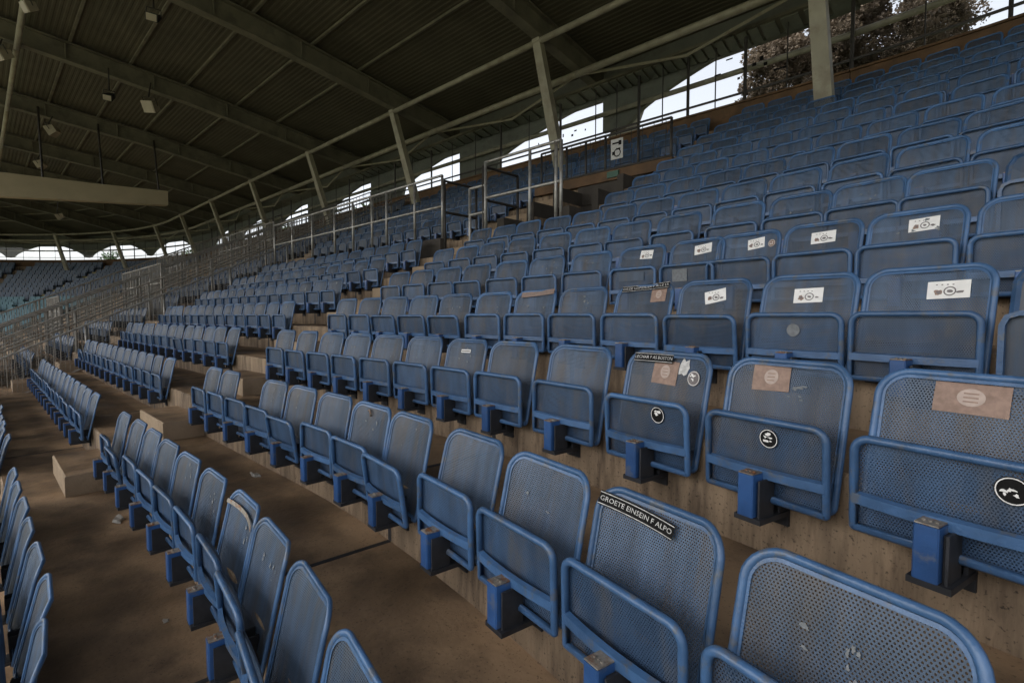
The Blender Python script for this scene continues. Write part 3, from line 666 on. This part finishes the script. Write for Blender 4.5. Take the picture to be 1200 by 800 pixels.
def disc(parent, u0, v0, r, seed=1, surf=seat_surf, base='blackp'):
    if parent is None: return
    rr = random.Random(seed)
    d = blob(parent, surf, 'round_sticker', MT[base], u0, v0, r, r, 0.006, 24); d['label'] = 'round black sticker with a white ring and figure'
    blob(d, surf, 'ring', MT['white'], u0, v0, r*0.93, r*0.93, 0.0075, 24, inner=0.92)
    for i in range(5): blob(d, surf, 'figure', MT['white'], u0+rr.uniform(-.55, .3)*r, v0+rr.uniform(-.3, .55)*r, r*rr.uniform(.1, .3), r*rr.uniform(.06, .16), 0.0075, 8, .5, rr)
def label_card(parent, u0, v0, ang, w=0.128, h=0.072):
    w *= 0.9+0.2*abs(math.sin(u0*91+v0*57+ang*31)); q = patch(parent, back_surf, 'sticker', MT['white'], u0, v0, ang, w, h, 0.0045, 6, 2, 'white printed sticker with grey ring motif')
    if q is None: return
    blob(q, back_surf, 'ring', MT['grey'], u0+0.005, v0-0.006, 0.021, 0.019, 0.006, 16, inner=0.78)
    blob(q, back_surf, 'ring_mark', MT['grey'], u0+0.005, v0-0.006, 0.010, 0.006, 0.006, 8, .3)
    blob(q, back_surf, 'motif', MT['tan'], u0-0.034, v0-0.012, 0.013, 0.012, 0.006, 14, .3)
    blob(q, back_surf, 'motif', MT['grey'], u0-0.032, v0-0.010, 0.007, 0.006, 0.0075, 8, .4)
    blob(q, back_surf, 'motif', MT['grey'], u0+0.040, v0-0.010, 0.012, 0.005, 0.006, 8, .4)
    for i in range(4): patch(q, back_surf, 'print_mark', MT['grey'], u0-0.04+0.018*i, v0+0.021, ang, 0.006, 0.004, 0.006, 1, 1)
def res(key, items, seed=0):
    rr = random.Random(seed+sum(ord(c) for c in str(key)))
    p = SEAT.get(key, (None, None, None))[1]
    for (u, v, a, b) in items: blob(p, back_surf, 'sticker_residue', MT['residue'], u, v, a, b, 0.0045, 12, 0.5, rr)
B = lambda r, k: SEAT.get(('main', r, k), (None, None, None))[1]
S = lambda r, k: SEAT.get(('main', r, k), (None, None, None))[2]
strip(B(0, 10), -0.070, -0.052, -0.09, 0.27, 'GROETE EINSEIN F ALPO')
strip(B(1, 9), -0.085, -0.035, -0.0, 0.20, 'LECHAR F AS BOSTON'); square(B(1, 9), -0.02, -0.10, -0.03, 0.13, 0.105)
blob(B(1, 9), back_surf, 'sticker_residue', MT['offwhite'], 0.072, -0.068, 0.030, 0.036, 0.0042, 14, .3)
disc(B(1, 9), 0.135, -0.11, 0.033, 5, back_surf, 'grey')
disc(S(1, 9), 0.06, -0.255, 0.036, 2)
square(B(1, 10), -0.06, -0.075, 0.04, 0.135, 0.095); disc(S(1, 10), 0.015, -0.262, 0.034, 3)
res(('main', 1, 10), [(0.045, -.10, .012, .004), (.03, -.106, .009, .006), (.06, -.094, .01, .003), (.05, -.13, .007, .003), (.055, -.142, .009, .004), (0.01, -.135, .005, .003)])
square(B(1, 11), 0.0, -0.075, 0.0, 0.165, 0.085); disc(S(1, 11), 0.13, -0.262, 0.036, 9)
label_card(B(2, 11), 0.07, -0.105, 0.03); label_card(B(2, 10), -0.005, -0.11, 0.04); label_card(B(2, 9), 0.0, -0.10, 0.2)
strip(B(2, 8), 0.0, -0.02, 0.06, 0.36, 'DEZE LEIPZIGER F ALLE LR'); square(B(2, 8), 0.10, -0.075, 0.05, 0.12, 0.09)
strip(B(2, 6), 0.02, -0.03, 0.05, 0.36, 'ENERGIE LEIPZIGER', 'tan', 'residue')
label_card(B(3, 10), 0.0, -0.10, 0.05); label_card(B(3, 9), 0.05, -0.09, 0.12); label_card(B(3, 8), 0.04, -0.085, 0.1); label_card(B(3, 7), 0.03, -0.08, -0.05); label_card(B(3, 11), 0.03, -.09, .05)
disc(B(3, 9), 0.16, -0.10, 0.025, 4, back_surf, 'tan')
blob(S(2, 10), seat_surf, 'round_sticker', MT['residue'], 0.0, -0.27, 0.03, 0.03, 0.006, 20)
patch(B(1, 6), back_surf, 'sticker', MT['white'], -0.03, -0.09, 0.02, 0.1, 0.022, 0.0045); patch(B(1, 6), back_surf, 'print_mark', MT['grey'], -0.03, -0.09, 0.02, 0.09, 0.009, 0.006)
patch(S(3, 8), seat_surf, 'sticker', MT['residue'], -0.06, -0.27, 0, 0.12, 0.09, 0.006)
patch(S(3, 7), seat_surf, 'sticker', MT['sheet'], -0.02, -0.26, 0, 0.24, 0.07, 0.006)
rr0 = random.Random(11)
for key in [(1, k) for k in range(0, 7)]+[(2, k) for k in range(0, 8)]+[(3, k) for k in (0, 1, 2, 5, 6, 11)]+[(0, k) for k in (0, 1, 3, 4, 6, 7, 9, 11)]+[(-1, k) for k in range(0, 8)]+[(4, k) for k in (2, 6, 9, 10)]+[(5, 4), (5, 7)]:
    res(('main',)+key, [(rr0.uniform(-.12, .12), rr0.uniform(-.2, -.06), rr0.uniform(.003, .012), rr0.uniform(.003, .011)) for _ in range(rr0.randint(2, 6))], 5)
for k in range(0, 14):
    for r in range(-1, 4): res(('fence', r, k), [(rr0.uniform(-.1, .1), rr0.uniform(-.15, -.05), rr0.uniform(.012, .03), rr0.uniform(.01, .022)) for _ in range(2 if k > 5 else 1)], 8)
res(('main', 0, 11), [(0.005+rr0.gauss(0, .012), -0.135+rr0.gauss(0, .018), rr0.uniform(.002, .006), rr0.uniform(.003, .010)) for _ in range(4)], 3)
patch(B(-1, 6), back_surf, 'tape_band', MT['cap'], 0, -0.075, -0.05, 0.43, 0.02, 0.016, 14, 1, 'silver tape band across the backrest')
strip(B(4, 7), 0, -0.05, 0, .3, 'LEIPZIG', 'sheet', 'sheet2') if False else None
m = MB(); P_ = SEAT.get(('main', 0, 6))
if P_ and P_[1]:
    m.tube([back_surf(-.07, -.05, .006), back_surf(-.05, -.045, .012), back_surf(-.03, -.065, .012), back_surf(-.035, -.08, .006)], .006, 6); m.build('ring_pull', MT['cap'], P_[1])

# ------------------------------------------------------------------ railings
RR = 0.024
def railing(label, path, posts, top, mids, foot, bars=None, mat='galv', cat='railing', group=None, name='pipe_railing', r=RR):
    """path: function q -> (s, o, zbase); posts: list of q"""
    s0, o0, z0 = path(posts[0]); root = tag(empty(name, pos(s0, o0, z0)), label, cat, group)
    qs = [posts[0]+(posts[-1]-posts[0])*i/12 for i in range(13)]
    def P(q, h): s, o, z = path(q); return pos(s, o, z+h)
    for q in posts:
        m = MB(); m.tube([P(q, foot), P(q, top)], r, 8); k = m.build('post', MT[mat], root, True); keep(k, root)
    for h in [top]+mids:
        m = MB(); m.tube([P(q, h) for q in qs], r*0.9, 8); k = m.build('rail', MT[mat], root, True); keep(k, root)
    if bars:
        q = posts[0]+bars[0]*0.5
        while q < posts[-1]:
            m = MB(); m.tube([P(q, bars[1]), P(q, bars[2])], bars[3], 5); k = m.build('baluster', MT[mat], root); keep(k, root); q += bars[0]
    return root
def along(o, z): return lambda q: (q, o, z)
def slope(s, dz=0.0): return lambda q: (s, q, 0.492*q-0.71+dz)
railing('galvanised pipe railing on parapet in front of the dark entrance', along(3.93, 1.70), [-0.23, 0.7, 1.18, 1.27], 1.21, [0.66], -0.0)
railing('side return of pipe railing beside the steps left of dark entrance', lambda q: (-0.3, q, 1.45+0.0*q), [3.95, 4.75], 1.42, [0.9], -0.2, mat='dkrail')
railing('dark short rail joining railing posts at the top of lower aisle steps', along(3.95, 1.45), [-0.62, -0.24], 1.12, [0.7], -0.25)
railing('galvanised pipe railing on the parapet above the fence side seat block', along(3.93, 1.84), [-8.4, -7.3, -6.2, -5.1, -4.3, -3.55, -3.02, -2.1, -1.3], 1.07, [0.55], 0.0)
railing('dark end frame of the railing beside the upper aisle steps', lambda q: (-1.28, q, 1.84), [3.96, 4.7], 0.98, [0.45], -0.5, mat='dkrail')
# fence over the entrance lintel
fz = 3.16
railing('dark fence with wire mesh above the entrance lintel', along(riser(9)+0.0, fz), [-1.25, -0.6, -0.14, 0.3, 0.98, 1.6], 0.68, [0.05], -0.2, mat='dkrail', name='lintel_fence', cat='fence', bars=(0.22, 0.05, 0.68, 0.006))
# poster and exit sign
pst = empty('poster', pos(0.56, riser(9)-0.03, 3.38)); tag(pst, 'white poster with a black ring motif tied to the fence above the entrance', 'poster')
def face(mb, s0, s1, o, z0, z1): mb.add([pos(s0, o, z0), pos(s1, o, z0), pos(s1, o, z1), pos(s0, o, z1)], [(0, 1, 2, 3)])
m = MB(); m.sweep([(riser(9)-0.036, 3.36), (riser(9)-0.036, 3.72), (riser(9)-0.028, 3.72), (riser(9)-0.028, 3.36)], 0.44, 0.69); k = m.build('sheet', MT['offwhite'], pst); keep(k, pst)
for (a, b, z0, z1) in ((0.47, 0.53, 3.44, 3.50), (0.55, 0.64, 3.52, 3.55), (0.47, 0.60, 3.63, 3.66), (0.60, 0.66, 3.6, 3.68)):
    m = MB(); face(m, a, b, riser(9)-0.038, z0, z1); k = m.build('print_mark', MT['blackp'], pst); keep(k, pst)
m = MB(); n = 20; v = []
for i in range(n):
    a = 2*math.pi*i/n
    for q in (0.075, 0.055): v.append(pos(0.575+q*math.cos(a), riser(9)-0.0385, 3.47+q*math.sin(a)))
m.add(v, [(2*i, 2*((i+1) % n), 2*((i+1) % n)+1, 2*i+1) for i in range(n)]); k = m.build('print_ring', MT['blackp'], pst); keep(k, pst)
m = MB(); m.sweep([(riser(9)-0.13, 3.02), (riser(9)-0.13, 3.13), (riser(9)-0.103, 3.13), (riser(9)-0.103, 3.02)], 0.42, 0.66)
tag(m.build('exit_sign', MT['green']), 'small green emergency exit sign on the entrance lintel', 'sign')

# long sloping mesh fence and the bar fences beyond it
fen = railing('long sloping handrail fence with wire mesh at the end of the seat block', slope(-8.75), [-2.9, -1.45, 0.0, 1.46, 2.93, 4.4, 5.86, 7.3, 8.6], 1.02, [0.12], 0.0, name='mesh_fence', cat='fence')
for i, q0 in enumerate((-2.9, -1.45, 0.0, 1.46, 2.93, 4.4, 5.86, 7.3)):
    m = MB(); q1 = (-1.45, 0.0, 1.46, 2.93, 4.4, 5.86, 7.3, 8.6)[i]; sl_ = slope(-8.75)
    def W(q, h): s, o, z = sl_(q); return pos(s, o, z+h)
    q = q0+0.04
    while q < q1-0.02: m.tube([W(q, .12), W(q, 1.0)], .0028, 3); q += .075
    h = .16
    while h < 1.0: m.tube([W(q0, h), W(q1, h)], .0028, 3); h += .055
    k = m.build('wire_mesh', MT['fence'], fen); keep(k, fen)
for i, (sf, hh, lab) in enumerate(((-11.5, 1.55, 'bar fence one step beyond the fence side stairs'), (-13.1, 1.55, 'bar fence midway between the fence side stairs and second bar fence'), (-10.15, 1.35, 'bar fence directly behind the sloping mesh fence'), (-15.4, 1.5, 'second bar fence beyond the far seat block'), (-16.9, 1.5, 'third bar fence beyond the far seat block'), (-19.6, 1.8, 'bar fence nearest the bend of the stand'), (-21.2, 1.8, 'last bar fence where the stand begins to bend'))):
    railing(lab, slope(sf), [-4.4+1.46*i2 for i2 in range(10)], hh, [0.15, 1.05], 0.0, bars=(0.13, 0.15, hh, 0.0085), mat='fence', name='bar_fence', cat='fence', group='bar fences')
for i, (r, a, b, lab) in enumerate(((2.4, -15.3, -10.3, 'cross fence of bars between the two nearest bar fences, lower down'), (6.4, -15.3, -10.3, 'cross fence of bars between the two nearest bar fences, higher up'), (0.4, -21.1, -17, 'cross fence of bars before the bend, lower down'), (5.4, -21.1, -17.0, 'cross fence of bars before the bend, higher up'))):
    railing(lab, along(rowo(r), floorz(int(r)+1)), [a+(b-a)*i2/4 for i2 in range(5)], 1.5, [0.15, 1.0], 0.0, bars=(0.13, 0.15, 1.5, 0.0085), mat='fence', name='bar_fence', cat='fence', group='bar fences')

# ------------------------------------------------------------------ far bend of the stand: rows of teal and dark seats
fs = MB(); rr = random.Random(5)
for r in range(-6, 14):
    arc_a, arc_b = S1-34*(1+rowo(r)/RF)*0.66, S1-1.0
    s = arc_b; o = rowo(r)
    while s > arc_a:
        b = base_of(s, o)
        if not any(abs(b-c) < 0.35 for c in (-37.5, -42.0, -46.5, -51)):
            P, t, n = fr(b); loc = pos(b, o-DY, rowz(r)-DZ)
            fs.box((-0.22, -0.16, -0.1), (0.22, -0.12, 0.34), 0 if r < 6 else 1, lambda p: loc+t*p.x+n*p.y+Vector((0, 0, p.z)))
            fs.box((-0.22, -0.06, 0.05), (0.22, -0.02, 0.52), 0 if r < 6 else 1, lambda p: loc+t*p.x+n*p.y+Vector((0, 0, p.z)))
        s -= 0.5
ob = fs.build('bend_seats', [MT['teal'], MT['sheet']]); ob['kind'] = 'stuff'; tag(ob, 'faded teal and dark seats filling the far bend of the stand', 'seats')
for c, lab in ((-37.5, 'first pale stair in the far bend of the stand'), (-42.0, 'second pale stair in the far bend of the stand')):
    root = tag(empty('bend_stairs', pos(c, rowo(-5), floorz(-5))), lab, 'stairs', 'stairs of the far bend')
    for r in range(-5, 13):
        m = MB(); m.sweep([(riser(r)-.4, floorz(r)+.002), (riser(r)-.4, floorz(r)+.19), (riser(r)-.003, floorz(r)+.19), (riser(r)-.003, floorz(r)+.002)], c-0.28, c+0.28); k = m.build('step_block', MT['yellow'], root); keep(k, root)

# ------------------------------------------------------------------ trees outside the rear wall
def tree(label, base, h, rad, mat, nleaf, seed, leaf=0.16, group='trees behind the stand', flat=0.9, ncl=46):
    rr = random.Random(seed); root = tag(empty('tree', base), label, 'tree', group)
    m = MB(); ht = h*0.62
    m.tube([(0, 0, 0), (rr.uniform(-.1, .1), rr.uniform(-.1, .1), ht*0.5), (rr.uniform(-.2, .2), rr.uniform(-.2, .2), ht)], 0.2, 8)
    for i in range(9):
        a = rr.uniform(0, 6.28); z = ht*rr.uniform(0.55, 1); L_ = rad*rr.uniform(0.5, 0.95)
        m.tube([(0, 0, z), (L_*0.5*math.cos(a), L_*0.5*math.sin(a), z+L_*0.35), (L_*math.cos(a), L_*math.sin(a), z+L_*0.5)], 0.05, 5)
    m.build('trunk', MT['bark'], root)
    m = MB(); cl = []
    for i in range(ncl):
        while True:
            p = Vector((rr.uniform(-1, 1), rr.uniform(-1, 1), rr.uniform(-1, 1)))
            if p.length < 1: break
        cl.append((Vector((p.x*rad, p.y*rad, h*0.66+p.z*h*0.34*flat)), rr.uniform(0.28, 0.5)*rad*0.75*(46/ncl)**0.33))
    for i in range(nleaf):
        c, R = cl[rr.randrange(len(cl))]
        d = Vector((rr.gauss(0, 1), rr.gauss(0, 1), rr.gauss(0, 1))); d.normalize(); p = c+d*R*rr.random()**0.4
        a = Vector((rr.gauss(0, 1), rr.gauss(0, 1), rr.gauss(0, 1))).normalized(); b_ = a.cross(Vector((rr.gauss(0, 1), rr.gauss(0, 1), rr.gauss(0, 1)))).normalized()
        l = leaf*rr.uniform(0.6, 1.3)
        m.add([p-a*l, p-b_*l*0.5, p+a*l, p+b_*l*0.5], [(0, 1, 2, 3)])
    m.build('crown', mat, root)
def gp(s, o): q = pos(s, o, -3.6); return q
tree('dense grey brown tree crown filling the glazing beside the nearest strut', gp(2.0, 12.4), 14.5, 1.35, MT['leafb'], 70000, 1, 0.045, ncl=150, flat=0.42)
tree('grey brown tree crown thinning toward the bright sky beyond the glazing', gp(2.9, 12.4), 14.5, 1.55, MT['leafb'], 70000, 2, 0.045, ncl=150, flat=0.42)
tree('green tree seen through the third arch of the rear glazing', gp(-13.2, 16), 11.6, 1.9, MT['leafg'], 6000, 3)
tree('green tree seen far along the rear glazing beside the leaning struts', gp(-22, 17), 11.6, 2.6, MT['leafg'], 6000, 4)
tree('green tree outside the bend of the stand', gp(-27, 17), 12, 3.0, MT['leafg'], 6000, 5)
tree('broad green tree outside the far bend of the stand', gp(-31, 18), 11.4, 3.0, MT['leafg'], 6000, 6)

for i, (q, oo, hh, rd) in enumerate(((-9.6, 17, 10.6, 1.6), (-16.5, 16, 11.2, 1.9), (-19.5, 18, 11.5, 2.2), (-25, 15.5, 11.4, 2.3), (-29.5, 16, 11.6, 2.5), (-34, 16.5, 11.8, 2.8), (-37, 16, 11.2, 2.6), (-40.5, 16, 11.0, 2.4), (-46, 17, 10.6, 2.4))):
    tree(['green tree outside the rear glazing, second one past the poster', 'green tree outside the rear glazing by the fourth strut', 'taller green tree outside the rear glazing past the fourth strut', 'rounded green tree outside the glazing by the box beam', 'leafy green tree outside where the stand starts to bend', 'tall leafy green tree outside the start of the bend', 'green tree outside the bend above the teal seats', 'smaller green tree outside the bend by the pale stair', 'last green tree showing outside the far bend'][i], gp(q, oo), hh, rd, MT['leafg'], 5000, 20+i, 0.13)
hs_ = tag(empty('house', (-10.5, 27, -3.6)), 'pale pink house behind the rear glazing beyond the leaning struts', 'house')
m = MB(); m.box((-6, -4, 0), (6, 4, 11.0)); m.build('wall', MT['housewall'], hs_)
m = MB(); m.add([(-6.4, -4.4, 10.9), (6.4, -4.4, 10.9), (6.4, 4.4, 10.9), (-6.4, 4.4, 10.9), (-5, 0, 13.4), (5, 0, 13.4)], [(0, 1, 5, 4), (2, 3, 4, 5), (1, 2, 5), (3, 0, 4), (0, 3, 2, 1)]); m.build('roof', MT['houseroof'], hs_)
for x_ in (-4.5, -1.5, 1.5, 4.5):
    for z_ in (2.2, 5.4, 8.4):
        m = MB(); m.box((x_-.55, -4.06, z_), (x_+.55, -4.01, z_+1.5)); k = m.build('window', MT['rib'], hs_)
        m = MB(); m.box((x_-.47, -4.08, z_+.08), (x_+.47, -4.065, z_+1.42)); m.build('pane', MT['black'], k)
# ------------------------------------------------------------------ litter on the floor
def litter(name, label, s, o, r, pts, mat, h=0.004, cat='litter'):
    z = floorz(r)+0.004; P, t, n = fr(s); c = pos(s, o, z); m = MB(); k = len(pts)
    v = [t*x+n*y+Vector((0, 0, 0.0)) for x, y in pts]+[t*x*0.8+n*y*0.8+Vector((0, 0, h*random.uniform(.5, 1.5))) for x, y in pts]
    m.add(v, [tuple(range(k))[::-1], tuple(range(k, 2*k))]+[(i, (i+1) % k, k+(i+1) % k, k+i) for i in range(k)])
    ob = m.build(name, mat); ob.location = c; tag(ob, label, cat)
def jag(rx, ry, n, seed):
    q = random.Random(seed); return [(rx*q.uniform(.5, 1.1)*math.cos(6.283*i/n), ry*q.uniform(.5, 1.1)*math.sin(6.283*i/n)) for i in range(n)]
litter('paper_scrap', 'torn white paper on the floor below the row with the missing backrest', 1.55, -0.22, 0, jag(.10, .035, 9, 1), MT['paper'], .012)
litter('paper_scrap', 'small crumpled scrap on the floor beside the step block', 0.75, -0.95, -1, jag(.09, .04, 9, 2), MT['paper'], .02)
litter('paper_scrap', 'faint pale scrap trodden onto the floor behind the lowest seat row', 2.6, -1.02, -1, jag(.03, .02, 9, 3), MT['paper'], .002)
litter('drink_can_lid', 'dark flattened can on the floor in front of the aisle step', -0.75, -0.60, 0, jag(.05, .025, 9, 4), MT['black'], .02)
